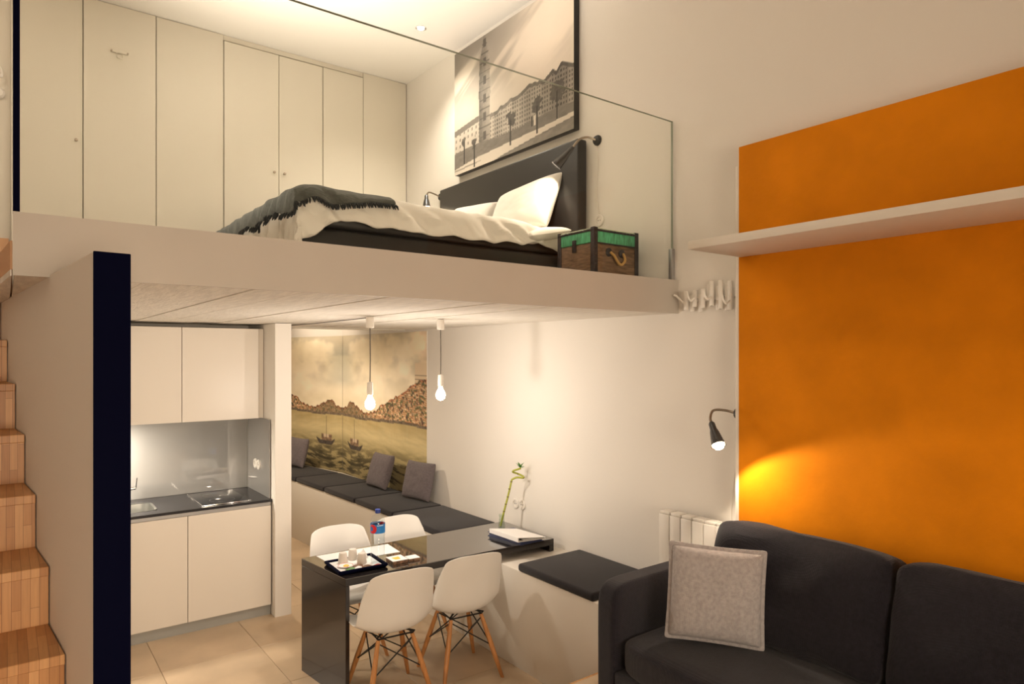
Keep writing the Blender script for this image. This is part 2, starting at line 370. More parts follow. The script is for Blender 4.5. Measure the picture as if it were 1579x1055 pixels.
# ------------------------------------------------------------------ picture over the bed
pic = thing('canvas_picture', 'large sepia city street canvas with a tall tower on the wall above the bed', 'picture', (W-.03, 4.28, 3.63))
PY0, PY1, PZ0, PZ1, PX = 5.03, 3.475, 3.632, 4.70, 3.165
def paint_picture(c):
    u = (PY0-c[:, 1])/(PY0-PY1); v = (c[:, 2]-PZ0)/(PZ1-PZ0)
    L = .60+.28*sst(.3, .9, u)*sst(.25, .7, v)-.13*sst(.75, 1, v)*(1-u)
    st_ = fbm((u*.75-v*1.0)*7, (u+v)*1.2, 3); L = L-.30*sst(.42, .62, st_)*(1-.45*u)*sst(.4, .7, v)*.8+.05*fbm(u*9, v*9, 8)
    roof = np.interp(u, [0, .24, .34, .5, .55, .66, .72, .78, .82, .93, 1], [.36, .40, .36, .395, .40, .44, .455, .415, .43, .475, .44])+.018*(noise2(u*34, u*0, 1)-.5)*2*(u > .34)
    ground = .175+.01*np.sin(u*9)
    bld = (v < roof) & (v > ground)
    cell = noise2(np.floor(u*26), np.floor(u*0), 5)
    face = .54+.26*(cell-.5)+.10*(fbm(u*40, v*40, 2)-.5)-.20*sst(.3, 1, u)
    wu = (u*52) % 1; wv = (v*32) % 1
    win = (wu > .25) & (wu < .72) & (wv > .2) & (wv < .75) & (v < roof-.035)
    face = np.where(win, face*.42, face); face = np.where(v > roof-.03, face*.5, face)
    left = u < .24
    fl_ = .62-.1*fbm(u*20, v*20, 1); wl = ((u*25) % 1 > .3) & ((u*25) % 1 < .65) & ((v*20) % 1 > .2) & ((v*20) % 1 < .7) & (v < .34)
    face = np.where(left, np.where(v > .315+.16*u, .24, np.where(wl, .30, fl_)), face)
    L = np.where(bld, face, L)
    # tower
    tw = np.interp(v, [.1, .52, .53, .70, .71, .80, .81, .90, .985, 1.0], [.052, .050, .056, .048, .052, .045, .047, .026, .012, .004]); tc = .297
    tin = (np.abs(u-tc) < tw) & (v > .12)
    tf = .25+.12*(u-tc)/.05+.14*(fbm(u*60, v*50, 9)-.5)
    tf = np.where(((v*14) % 1 < .12), tf*.5, tf); tf = np.where((np.abs(u-tc) < .013) & ((v*7) % 1 > .35) & ((v*7) % 1 < .8), .08, tf)
    L = np.where(tin, tf+.06, L)
    # ground, lawn and path
    lawn = (v <= ground)
    p_hi = np.interp(u, [0, .2, .5, .8, 1], [.045, .075, .09, .10, .115]); p_lo = np.interp(u, [0, .45, .7, 1], [-.1, .015, .05, .085])
    g = .20+.10*fbm(u*30, v*60, 4)
    pth = .62+.10*fbm(u*6, v*20, 6)
    L = np.where(lawn, np.where((v < p_hi) & (v > p_lo), pth, g), L)
    L = np.where((v < .06*(1-u*1.2)) & (np.abs(v-.03-.05*u) < .006), .38, L)
    for tu, tv, ru, rv, tk in ((.885, .30, .052, .075, 1), (.525, .25, .05, .065, 0), (.10, .25, .03, .045, 0), (.74, .26, .05, .07, 0), (.20, .2, .03, .06, 0)):
        e = ((u-tu)/ru)**2+((v-tv)/rv)**2+1.9*(fbm(u*38, v*38, 7)-.5)
        L = np.where(e < (1 if tk else .6), .10+.10*fbm(u*50, v*50, 1), L)
        L = np.where((np.abs(u-tu) < .006) & (v < tv) & (v > tv-.19), .08, L)
    for tu, tv in ((.70, .17), (.722, .165)):
        L = np.where((np.abs(u-tu) < .008) & (np.abs(v-tv) < .035), .10 if tu < .71 else .7, L)
    # grass wedge at lower right
    L = np.where((u > .5) & (v < np.interp(u, [.5, 1], [.012, .075])), .22+.12*fbm(u*30, v*50, 2), L)
    return np.stack([L*1.02, L*.93, L*.82], 1)**1.25
o = MB().grid(lambda a, b: (PX-.0006, PY0+(PY1-PY0)*a, PZ0+(PZ1-PZ0)*b), 230, 170).build('print', M['canvas'], pic, smooth=False)
colour(o, paint_picture)
box('stretcher', M['black'], PX, W-.004, PY1, PY0, PZ0, PZ1, pic, .002)

# ------------------------------------------------------------------ bed on the loft
bed = thing('bed', 'double bed with tall black headboard on the loft floor', 'bed', (2.2, 4.3, SLT))
BX0, BX1, BY0, BY1, BT = 1.24, 3.10, 3.50, 5.22, 2.90
box('base', M['leather'], BX0, BX1, BY0, BY1, SLT+.03, 2.74, bed, .02, 3)
box('mattress', M['leather'], BX0+.01, BX1, BY0+.01, BY1-.01, 2.742, BT-.02, bed, .03, 3)
box('headboard', M['leather'], 3.12, 3.205, 3.385, 5.215, SLT, 3.535, bed, .012, 3)
for x in (1.35, 2.95):
    for y in (3.62, 5.1): MB().lathe([(.025, 0), (.03, .03)], (x, y, SLT), 12).build('leg', M['black'], bed)
TOP = 2.935
def hang(a, r=.07):            # distance past an edge -> (outward, drop)
    if a <= -r: return a, 0
    arc = a+r; q = r*PI/2
    if arc < q: t = arc/r; return -r+r*math.sin(t), r-r*math.cos(t)
    return 0, r+arc-q
def cloth(a, b, off=0, seed=0, amp=1):     # a: metres from the foot edge (negative hangs), b: metres from the near edge
    ox, dx = hang(-a); oy, dy = hang(-b)
    x = BX0-.03+(-ox if a < .07 else a); y = BY0-.045+(-oy if b < .07 else b)
    wv = noise.noise(Vector((a*3+b*4, a*1.2-b*9, seed)))*.6+noise.noise(Vector((a*9+b*7, b*16-a*4, seed+5)))*.4
    fold = amp*wv
    z = TOP-max(dx, dy)-.25*min(dx, dy)+off
    dg = abs(math.sin(a*13+b*22+2.6*wv))*-1.1+.6+math.sin(a*37+b*50+3*wv)*.35
    out = .016*fold+.030*amp*dg*min(1, max(dy, dx)*9)
    if dy > .03: y -= off+out+.010*math.sin(a*14+b*9)*amp*min(1, dy*6); z += .008*fold
    else: z += .016*fold+.007*amp*dg
    if dx > .03: x -= off+out+.012*math.sin(b*17)*amp*min(1, dx*6)
    return x, y, z
dv = MB()
def dfn(u, v):
    a = -.30+u*(2.12)
    hem = float(np.interp(a, [-.3, .0, .10, .17, .24, .4, .6, .9, 1.29, 1.5, 1.62, 1.82], [.24, .235, .22, .165, .130, .128, .148, .140, .143, .125, .095, .10]))+.006*math.sin(a*31)+.005*math.sin(a*17+1)
    b = -hem+v*(hem+1.9)
    x, y, z = cloth(a, b)
    z -= .05*sst(1.5, 1.82, a)*1.0
    return x, y, max(z, SLT+.02)
dv.grid(dfn, 190, 120)
tag(dv.build('duvet', M['linen'], solid=.02, sub=1), 'rumpled white duvet hanging over the side of the loft bed', 'duvet')
th = thing('throw_blanket', 'dark grey fringed throw spread over the foot of the white duvet', 'blanket', (1.4, 4.3, 2.6))
THN = lambda u: -.055-.03*math.sin(u*5)+.035*math.exp(-((u-.3)/.08)**2)
def tfn(u, v):
    a = -.115-.02*math.sin(v*23)+u*(.675+.02*math.sin(v*23)); b = THN(u)+v*1.8
    x, y, z = cloth(a, b, .024, amp=.7); return x, y, z
MB().grid(tfn, 50, 70).build('blanket', M['throw'], th, solid=.012, sub=1)
fr = MB()
for k in range(64):
    u = (k+.5)/64; x, y, z = tfn(u, 0); d = random.uniform(-.012, .012)
    fr.tube([(x, y-.004, z), (x+d*.5, y-.014, z-.012), (x+d, y-.02, z-.03)], [.0045, .007, .002], 5)
for k in range(90):
    v = (k+.5)/90; x, y, z = tfn(0, v); d = random.uniform(-.012, .012)
    fr.tube([(x-.004, y, z), (x-.014, y+d*.5, z-.012), (x-.02, y+d, z-.03)], [.0045, .007, .002], 5)
o = fr.build('fringe', M['fringe'], th); o['kind'] = 'stuff'
def pillow(w_, h_, t_, m, pinch=.06, n=26, flange=0, seed=0):
    b = MB()
    for sgn in (1, -1):
        def fn(u, v):
            x = 2*u-1; y = 2*v-1
            fx = 1-pinch*(y*y)*0-pinch*(1-x*x)*0
            px = x*(1-pinch*(1-y*y)); py = y*(1-pinch*(1-x*x))
            e = max(0, 1-abs(x)**3)*max(0, 1-abs(y)**3)
            k = e**.42*t_/2
            k += .006*noise.noise(Vector((x*3, y*3, seed+sgn)))*e+.004*noise.noise(Vector((x*8, y*8, seed)))*e
            return (px*w_/2, sgn*max(k, .0), py*h_/2)
        b.grid(fn, n, n)
    if flange:
        pts = []
        for k in range(80):
            t = k/80*4; e_ = int(t); q = (t-e_)*2-1
            x, y = [(q, -1), (1, q), (-q, 1), (-1, -q)][e_]
            pts.append((x*(1-pinch*(1-y*y))*w_/2, y*(1-pinch*(1-x*x))*h_/2))
        n0 = len(b.v); N = 80
        for dy in (-.003, .003):
            for x, y in pts: b.v.append((x*.97, dy*2, y*.97))
            for x, y in pts: b.v.append((x*(1+flange/w_*2), dy*.7, y*(1+flange/h_*2)))
        for k in range(N):
            j = (k+1) % N
            b.f += [(n0+k, n0+j, n0+N+j, n0+N+k), (n0+2*N+k, n0+3*N+k, n0+3*N+j, n0+2*N+j), (n0+N+k, n0+N+j, n0+3*N+j, n0+3*N+k)]
    return b
def put(b, base, facing, lean, roll=0):     # stand a pillow on base, front turned to angle `facing`, leaning back
    zmin = min(p[2] for p in b.v)
    m_ = Matrix.Translation(base) @ Matrix.Rotation(facing, 4, 'Z') @ Matrix.Rotation(-lean, 4, 'X') @ Matrix.Rotation(roll, 4, 'Y') @ Matrix.Translation((0, 0, -zmin))
    return b.xf(m_)
FX = -PI/2                     # local -Y turned towards -X
tag(put(pillow(.72, .46, .17, None, .05, seed=1), (2.93, 3.86, 2.90), FX, .42, -.08).build('pillow', M['linen'], weld=.0008, sub=1), 'white bed pillow propped on the headboard beside the near reading lamp', 'pillow', 'bed pillows')
tag(put(pillow(.68, .46, .17, None, .05, seed=4), (2.96, 4.68, 2.88), FX, .40, .10).build('pillow', M['linen'], weld=.0008, sub=1), 'white bed pillow at the far side of the headboard half hidden by the duvet', 'pillow', 'bed pillows')
tag(put(pillow(.56, .36, .11, None, .05, seed=8), (2.72, 3.66, 2.825), FX, 1.36).build('pillow', M['linen'], weld=.0008, sub=1), 'white bed pillow lying flat by the green trunk', 'pillow', 'bed pillows')

# ------------------------------------------------------------------ trunk
tk = thing('trunk', 'old wooden trunk with green lid and rope handle at the end of the loft', 'trunk', (2.94, 3.0, SLT))
TX0, TX1, TY0, TY1, TZ = 2.755, 3.125, 2.85, 3.165, 2.80
box('body', M['trunkwood'], TX0, TX1, TY0, TY1, SLT, 2.715, tk, .006)
lid = box('lid', M['green'], TX0-.002, TX1+.002, TY0-.002, TY1+.002, 2.717, TZ-.012, tk, .006)
box('lid_top', M['greentop'], TX0-.004, TX1+.004, TY0-.004, TY1+.004, TZ-.012, TZ+.002, tk, .005)
for x in (TX0, TX1):
    for y in (TY0, TY1):
        sxx = -1 if x == TX0 else 1; syy = -1 if y == TY0 else 1
        xa, xb = sorted((x+sxx*.006, x-sxx*.026)); ya, yb = sorted((y+syy*.006, y-syy*.026))
        b = MB().prism([(xa, ya), (xb, ya), (xb, yb), (xa, yb)], SLT+.001, TZ+.006); b.build('corner_strap', M['iron'], tk, bevel=.003)
box('rim_strap', M['iron'], TX0, TX1, TY0-.007, TY0-.002, 2.782, 2.795, tk, .002)
box('rim_strap', M['iron'], TX0-.007, TX0-.002, TY0, TY1, 2.782, 2.795, tk, .002)
box('rim_strap', M['iron'], TX0, TX1, TY0-.006, TY0-.001, 2.709, 2.718, tk, .002)
sd = MB()
for k in range(12): sd.lathe([(.006, 0), (.004, .004), (.001, .006)], (TX0+.03+k*.028, TY0-.007, 2.789), 8, (0, -1, 0))
for k in range(10): sd.lathe([(.006, 0), (.004, .004), (.001, .006)], (TX0-.007, TY0+.03+k*.028, 2.789), 8, (-1, 0, 0))
for k in range(9): sd.lathe([(.006, 0), (.004, .004), (.001, .006)], (TX0+.008, TY0-.006, 2.53+k*.03), 8, (0, -1, 0))
o = sd.build('stud', M['iron'], tk); o['kind'] = 'stuff'
box('latch', M['iron'], TX0-.012, TX0-.002, 3.0, 3.03, 2.67, 2.745, tk, .003)
for x in (2.875, 2.985): MB().lathe([(.026, 0), (.026, .006), (.012, .014)], (x, TY0, 2.665), 14, (0, -1, 0)).build('handle_plate', M['iron'], tk)
MB().tube(curve([(2.875, TY0-.014, 2.665), (2.895, TY0-.03, 2.64), (2.925, TY0-.035, 2.60), (2.955, TY0-.035, 2.595), (2.985, TY0-.03, 2.625), (2.985, TY0-.014, 2.665)], 8), .008, 8).build('rope_handle', M['rope'], tk)

# ------------------------------------------------------------------ wall lamps
def wall_lamp(label, base, nrm, arm, s1, bulb_power, group, glow=True, rs=.040):
    r = thing('wall_lamp', label, 'wall lamp', base, group); base = Vector(base); nrm = Vector(nrm)
    MB().lathe([(.036, 0), (.036, .008), (.028, .022), (.010, .026)], base, 20, nrm).build('base', M['black'], r)
    pts = curve([base+nrm*.02]+[Vector(p) for p in arm], 10); MB().tube(pts, .0075, 8).build('arm', M['brass'], r)
    s0 = Vector(arm[-1]); s1 = Vector(s1); ax = (s1-s0); L = ax.length; ax.normalize()
    sh_ = MB().lathe([(.011, -.01), (.017, .0), (.018, L*.25), (.024, L*.40), (rs-.003, L*.97), (rs, L), (rs-.003, L*.985), (.021, L*.42), (.012, L*.3), (.0, L*.29)], s0, 24, ax, caps=False).build('shade', M['shade'], r)
    MB().lathe([(.006, L*.40), (.016, L*.55), (.028, L*.80), (.031, L*.97), (.022, L*1.10), (.003, L*1.14)] if glow else [(.006, L*.40), (.016, L*.52), (.020, L*.66), (.015, L*.76), (.003, L*.80)], s0, 14, ax).build('bulb', M['bulb'], r)
    if bulb_power:
        q = Vector((0, 0, -1)).rotation_difference(ax).to_euler()
        light('lamp_light', 'SPOT', s0+ax*(L*(1.22 if glow else .97)), bulb_power, WARM, .018, rot=q, spot=2.75, blend=.25)
    return r
wall_lamp('black wall reading lamp with bent arm at the near end of the headboard', (W-.001, 3.293, 3.512), (-1, 0, 0), [(3.14, 3.315, 3.525), (3.08, 3.33, 3.50), (3.035, 3.35, 3.44)], (2.955, 3.42, 3.325), 13, 'bedside reading lamps', False)
wall_lamp('black wall reading lamp beyond the far end of the headboard', (W-.001, 5.344, 3.513), (-1, 0, 0), [(3.14, 5.33, 3.525), (3.07, 5.32, 3.53), (3.04, 5.31, 3.49)], (3.03, 5.29, 3.38), 6, 'bedside reading lamps')
wall_lamp('glowing wall lamp on a bent arm at the left edge of the orange wall', (3.165, OY+.022, 1.735), (0, 1, 0), [(3.13, 2.222, 1.750), (3.05, 2.235, 1.752), (3.005, 2.222, 1.715), (3.0, 2.209, 1.685)], (2.958, 2.135, 1.580), 15, 'lamps of the orange wall')
wall_lamp('wall lamp at the near end of the orange wall outside the picture', (3.165, -.16, 1.735), (0, -1, 0), [(3.13, -.24, 1.750), (3.05, -.255, 1.752), (3.005, -.242, 1.715), (3.0, -.229, 1.685)], (2.958, -.155, 1.580), 15, 'lamps of the orange wall')
tag(MB().tube(curve([(3.214, 3.30, 3.49), (3.212, 3.285, 3.35), (3.214, 3.30, 3.15), (3.212, 3.275, 2.99)], 10), .0025, 6).build('lamp_cord', M['cordw']), 'thin white cord hanging from the near bedside lamp to the socket', 'cord')
tag(MB().tube(curve([(3.214, 2.19, 1.70), (3.212, 2.20, 1.5), (3.214, 2.235, 1.2), (3.212, 2.22, 1.0)], 10), .0025, 6).build('lamp_cord', M['cordw']), 'thin pale cord hanging from the lamp beside the orange wall', 'cord')

# ------------------------------------------------------------------ sockets
def socket(y, z, label, group, n=(-1, 0, 0), p=None):
    c = p or (W-.001, y, z); r = thing('wall_socket', label, 'socket', c, group)
    MB().lathe([(.041, 0), (.041, .007), (.037, .011), (.024, .011), (.022, .004), (.0, .004)], c, 22, n).build('plate', M['plastic'], r)
    nn = Vector(n); t = nn.cross(Vector((0, 0, 1)))
    pn = MB()
    for s in (-1, 1): pn.lathe([(.0035, .003), (.0035, .0055)], Vector(c)+t*.0095*s, 8, n)
    pn.build('pin_hole', M['black'], r)
    return r
socket(4.212, .88, 'white round wall socket nearer the grey pillows, left of a pair behind the bamboo', 'pair of sockets above the bench')
socket(4.128, .885, 'white round wall socket with a plug hole, right of the pair behind the bamboo', 'pair of sockets above the bench')
socket(3.275, 2.965, 'white round wall socket above the green trunk', None)

# ------------------------------------------------------------------ coat rack of interlaced strips
cr = thing('coat_rack', 'white wall coat rack of staggered upright strips left of the orange wall', 'coat rack', (W-.02, 2.4, 2.29))
xs = [(2.525, 2.315, 2.425), (2.495, 2.305, 2.40), (2.462, 2.33, 2.425), (2.435, 2.30, 2.40), (2.405, 2.32, 2.43), (2.375, 2.325, 2.455), (2.345, 2.33, 2.47), (2.315, 2.305, 2.44), (2.285, 2.31, 2.47), (2.255, 2.30, 2.45), (2.225, 2.30, 2.46)]
for k, (y, z0, z1) in enumerate(xs):
    off = .012 if k % 2 else .03
    box('strip', M['plastic'], W-off-.012, W-off+.002, y-.012, y+.012, z0, z1, cr, .003)
    if k % 4 == 2:
        MB().tube(curve([(W-off-.01, y, z0+.05), (W-off-.035, y+.006, z0+.035), (W-off-.05, y+.012, z0+.055), (W-off-.052, y+.016, z0+.08)], 6), .006, 6).build('hook', M['plastic'], cr)
for y in (2.48, 2.39, 2.30): box('spacer', M['plastic'], W-.03, W, y-.02, y+.02, 2.36, 2.38, cr, .002)
MB().tube([(W-.02, 2.53, 2.34), (W-.06, 2.575, 2.40), (W-.065, 2.59, 2.405)], .006, 6).build('hook', M['plastic'], cr)
box('mount', M['plastic'], W-.012, W, 2.215, 2.53, 2.365, 2.375, cr)

# ------------------------------------------------------------------ radiator
ra = thing('radiator', 'white sectioned radiator on the wall behind the sofa arm', 'radiator', (W-.07, 2.46, P+.12))
for k in range(6):
    y1 = 2.672-k*.08; b = MB()
    b.box(W-.105, W-.085, y1-.077, y1-.003, P+.15, 1.108).box(W-.085, W-.035, y1-.05, y1-.03, P+.12, 1.112).box(W-.035, W-.025, y1-.07, y1-.01, P+.15, 1.095)
    b.box(W-.098, W-.03, y1-.076, y1-.004, 1.109, 1.125)
    b.build('section', M['plastic'], ra, bevel=.003)
box('manifold', M['plastic'], W-.08, W-.05, 2.172, 2.672, 1.04, 1.07, ra)
box('bracket', M['plastic'], W-.04, W-.0005, 2.40, 2.43, .95, .98, ra)

# ------------------------------------------------------------------ kitchen
KY = 5.33; KB = 5.955; KX = 1.668
struct(box('wall_kitchen_back', M['wall'], -.09, 1.8, KB+.012, KB+.1, -.05, SLB-.001))
pil_ = struct(MB().prism([(1.672, 5.265), (1.797, 5.262), (1.80, 6.05), (KX, 6.05)], 0, SLB-.001).build('wall_pillar', M['wall']))
def cabinet(name, label, x0, x1, yf, yb, z0, z1, group, dark_gap=0):
    r = thing(name, label, 'cabinet', ((x0+x1)/2, (yf+yb)/2, z0), group)
    box('body', M['kit'], x0+.001, x1-.001, yf+.021, yb, z0+.002, z1, r)
    box('door', M['kit'], x0+.002, x1-.002, yf, yf+.02, z0, z1-dark_gap, r, .0015, 1)
    return r
for k, (a, b) in enumerate(((-.035, .46), (.46, 1.063), (1.063, 1.662))):
    if k == 0: lab = ('handleless cream base cabinet hidden behind the navy edged wall', 'handleless cream wall cabinet hidden behind the navy edged wall')
    elif k == 1: lab = ('handleless cream base cabinet under the sink', 'handleless cream wall cabinet above the sink')
    else: lab = ('handleless cream base cabinet under the glass hob', 'handleless cream wall cabinet above the hob beside the white pillar')
    r = cabinet('base_cabinet', lab[0], a, b, KY, KB, .10, .875 if k != 1 else .70, 'cream base cabinets')
    if k == 1: r.children[1].scale = (1, 1, 1)
    cabinet('wall_cabinet', lab[1], a if k else -.06, min(b, 1.63), 5.54, KB, 1.543, 2.262, 'cream wall cabinets')
# door of the sink unit reaches full height
for o in list(bpy.data.objects):
    if o.name.startswith('base_cabinet') and 'sink' in o.get('label', ''):
        dd = [c for c in o.children if c.name.startswith('door')][0]; me = dd.data
        for v in me.vertices:
            if v.co.z > .3: v.co.z += .175
fi = box('filler_panel', M['kit'], 1.632, 1.667, 5.55, KB, 1.545, 2.262); tag(fi, 'narrow cream filler strip between wall cabinet and pillar', 'panel')
tag(box('finger_pull_rail', M['alu'], -.03, 1.662, KY+.012, KY+.02, .877, .902), 'brushed metal finger rail under the black worktop', 'rail')
tag(box('plinth', M['kick'], -.03, 1.664, KY+.03, KY+.045, .003, .098), 'grey plinth under the cream base cabinets', 'plinth')
wt = MB()
SX0, SX1, SY0, SY1 = .50, .885, 5.46, 5.78
for a in ((-.04, SX0, KY-.002, KB), (SX1, 1.668, KY-.002, KB), (SX0, SX1, KY-.002, SY0), (SX0, SX1, SY1, KB)): wt.box(*a, .903, .923)
tag(wt.build('worktop', M['worktop']), 'black kitchen worktop with a sink cut-out', 'worktop')
def sinkfn(u, v):
    # rounded bowl section
    return None
sk = thing('kitchen_sink', 'stainless steel sink bowl set into the black worktop', 'sink', ((SX0+SX1)/2, (SY0+SY1)/2, .74))
cxs, cys, hw, hh = (SX0+SX1)/2, (SY0+SY1)/2, (SX1-SX0)/2, (SY1-SY0)/2
def ring(k, r, n=40):
    out = []
    for i in range(n):
        t = 2*PI*i/n; c, s_ = math.cos(t), math.sin(t); e = .32
        out.append((cxs+hw*k*math.copysign(abs(c)**e, c), cys+hh*k*math.copysign(abs(s_)**e, s_), r))
    return out
lv = [ring(1.0, .9245), ring(1.03, .9255), ring(1.03, .924), ring(.97, .92), ring(.95, .80), ring(.90, .765), ring(.2, .758), ring(.02, .757)]
b = MB(); b.v = [p for L_ in lv for p in L_]; N = 40
b.f = [(i*N+k, i*N+(k+1) % N, (i+1)*N+(k+1) % N, (i+1)*N+k) for i in range(len(lv)-1) for k in range(N)]
b.build('bowl', M['steel'], sk)
MB().lathe([(.03, .7585), (.03, .7605), (.008, .7605)], (cxs, cys, 0), 16).build('drain', M['chrome'], sk)
fa = thing('kitchen_faucet', 'chrome mixer tap behind the sink', 'faucet', (.735, 5.86, .923))
MB().lathe([(.026, 0), (.026, .01), (.021, .015), (.021, .13), (.015, .135)], (.735, 5.86, .923), 18).build('body', M['chrome'], fa)
MB().tube(curve([(.735, 5.86, 1.05), (.735, 5.86, 1.17), (.735, 5.82, 1.24), (.735, 5.74, 1.245), (.735, 5.69, 1.20), (.735, 5.68, 1.15)], 8), .010, 10).build('spout', M['chrome'], fa)
MB().tube([(.75, 5.86, 1.025), (.80, 5.86, 1.03)], [.013, .012], 10).tube([(.80, 5.86, 1.03), (.807, 5.85, 1.11)], [.006, .005], 8).build('lever', M['chrome'], fa)
hb = thing('glass_hob', 'two ring black glass hob with a bright metal trim set on the worktop', 'hob', (1.34, 5.62, .923))
box('glass', M['hob'], 1.175, 1.515, 5.372, 5.885, .923, .929, hb, .001)
box('trim', M['chrome'], 1.170, 1.520, 5.364, 5.372, .923, .931, hb, .001); box('trim', M['chrome'], 1.166, 1.174, 5.364, 5.888, .923, .931, hb, .001)
for y in (5.52, 5.74): MB().lathe([(.0895, 0), (.0902, .0002), (.091, 0)], (1.345, y, .92905), 32, caps=False).build('ring', M['kick'], hb)
bs = thing('backsplash', 'grey blue glass splashback behind the kitchen worktop', 'splashback', (.75, KB, .924))
box('back_sheet', M['glassblue'], -.08, KX-.012, KB, KB+.008, .924, 1.543, bs); box('side_sheet', M['glassblue'], KX-.010, KX-.004, 5.36, KB, .924, 1.543, bs)
for k, y in enumerate((5.72, 5.63)):
    socket(0, 0, ('white oval kitchen socket on the blue glass, further from the pillar edge', 'white oval kitchen socket on the blue glass, next to the pillar edge')[k], 'kitchen sockets', (-1, 0, 0), (KX-.010, y, 1.155))

# ------------------------------------------------------------------ mural
def paint_mural(s, h):
    n = fbm(s*2.0, h*4.0, 11); n2 = fbm(s*5, h*9, 12)
    sky = np.stack([.84+.26*n, .74+.26*n, .52+.30*n], 1)
    sh_ = sst(.38, .62, fbm(s*2.2+2, h*4.2, 21))*(h > 1.55); sky *= (1-.30*sh_*sst(1.5, 2.1, h))[:, None]
    tri = sst(.42, .0, s-(2.15-h)*.5)*sst(1.62, 1.8, h)*sst(2.25, 2.05, h); tri = np.clip(tri*np.clip(1.1-s*1.6, 0, 1), 0, 1)
    sky = sky*(1-.45*tri[:, None])+.45*tri[:, None]*np.array([.38, .42, .36])
    pk = sst(.8, 2.0, s)*sst(.4, .65, fbm(s*2, h*3, 33)); sky += pk[:, None]*np.array([.12, .04, .02])
    sky += (.12*(n2-.5))[:, None]
    roof = np.interp(s, [0, .12, .2, .32, .45, .55, .7, .9, 1.1, 1.3, 1.5, 1.75, 1.9, 2.05], [1.44, 1.445, 1.50, 1.50, 1.45, 1.42, 1.415, 1.45, 1.54, 1.60, 1.66, 1.76, 1.82, 1.84])
    roof = roof+.03*(noise2(s*22, s*0, 3)-.5)
    shore = 1.365-.012*np.sin(s*3)
    town = (h < roof) & (h > shore)
    ky = np.floor(h*46+2*noise2(s*9, s*0, 4)); kx = np.floor(s*40+.45*ky+1.5*noise2(s*7, h*9, 8))
    c = noise2(kx, ky, 5); c2 = noise2(kx, ky, 9)
    pal = np.stack([.50+.40*c, .36+.34*c, .20+.28*c], 1)
    rofs = ((h*46+2*noise2(s*9, s*0, 4)) % 1 > .62); pal = np.where(rofs[:, None], np.stack([.52+.16*c2, .25+.10*c2, .10+.08*c2], 1), pal)
    pal = np.where((c2 > .80)[:, None], np.array([.22, .22, .10]), pal); pal = np.where((c < .12)[:, None], np.array([.18, .12, .08]), pal)
    wn = ((s*95) % 1 > .55) & ((h*120) % 1 > .5) & ~rofs; pal = np.where(wn[:, None], pal*.55, pal)
    fg = fbm(s*5, h*7, 61)[:, None]; pal = pal*(.70+.5*fg)
    wsh = sst(.9, .3, s)[:, None]; pal = pal*(1-.62*wsh)+.62*wsh*np.array([.22, .17, .10])
    pal = np.where(((roof-h) < .02)[:, None], pal*np.array([.9, .6, .5]), pal)
    cast = (s > 1.78) & (h > 1.74) & (h < 1.97); cas = np.where((((h*26) % 1) < .18)[:, None], np.array([.42, .33, .24]), np.array([.80, .66, .48]))
    col = np.where(cast[:, None], cas, sky); col = np.where(town[:, None], pal, col)
    qy = (h <= shore) & (h > shore-.03); col = np.where(qy[:, None], np.array([.13, .10, .07])*(1+1.5*noise2(s*40, h*60, 2))[:, None], col)
    wat = h <= shore-.03
    dd = shore-h
    rp = fbm(s*5+2.5*h, h*34+s*3, 41); rp2 = fbm(s*26, h*3, 42)
    wc = np.stack([.46+.20*rp, .38+.17*rp, .19+.11*rp], 1)
    rf = sst(.34, .03, dd)*(rp2-.2); wc = wc*(1-.5*np.clip(rf, 0, 1)[:, None])+np.clip(rf, 0, 1)[:, None]*.5*np.array([.52, .33, .11])
    dk = sst(.44, .62, fbm(s*4, h*40+1.5*np.sin(s*5), 51))*sst(.22, .55, dd); wc *= (1-.78*dk)[:, None]
    wc *= (1-.35*sst(.35, .7, dd))[:, None]
    lt = np.exp(-((dd-.2)/.1)**2); wc += (.16*lt)[:, None]*np.array([1, .95, .7])
    col = np.where(wat[:, None], wc, col)
    # boat and its reflection
    bx = (s-.36)/.205; by = (h-1.0)*.82
    hull = (np.abs(bx) < 1-.35*sst(.03, -.05, by)) & (by < .004+.03*np.abs(bx)**3) & (by > -.036+.012*bx**2)
    col = np.where(hull[:, None], np.array([.07, .05, .035])+.1*noise2(s*60, h*70, 2)[:, None], col)
    cab = (np.abs(bx+.1) < .55) & (by > .005) & (by < .07); col = np.where(cab[:, None], np.array([.34, .23, .15])*(.5+noise2(s*50, h*50, 6))[:, None], col)
    col = np.where(((np.abs(bx+.05) < .28) & (by > .035) & (by < .07))[:, None], np.array([.72, .58, .42]), col)
    mast = (np.abs(bx+.1) < .03) & (by > 0) & (by < .25); col = np.where(mast[:, None], np.array([.22, .16, .1]), col)
    rfl = (np.abs(bx+.15*np.sin(h*120)) < .75) & (by < -.05) & (by > -.26); a = .65*rfl*(noise2(s*10, h*45, 8) > .3)
    col = col*(1-a[:, None])+a[:, None]*np.array([.09, .075, .04])
    return np.clip(col, 0, 1)**1.15
mu = thing('mural', 'sepia river town photo mural right of the corner seam, hillside houses at its right edge', 'mural', (W-.004, 6.6, .62), 'mirrored mural halves')
mu2 = thing('mural', 'sepia river town photo mural left of the corner seam, the mirrored half beside the pillar', 'mural', (3.1, 8.4, .62), 'mirrored mural halves')
MZ0, MZ1 = .62, 2.283
o = MB().grid(lambda a, b: (W-.004, 5.61+(BA.y-.003-5.61)*a, MZ0+(MZ1-MZ0)*b), 210, 170).build('print_panel', M['print_'], mu, smooth=False)
colour(o, lambda c: paint_mural(BA.y-c[:, 1], c[:, 2]))
nrm = Vector((-BD.y, BD.x))
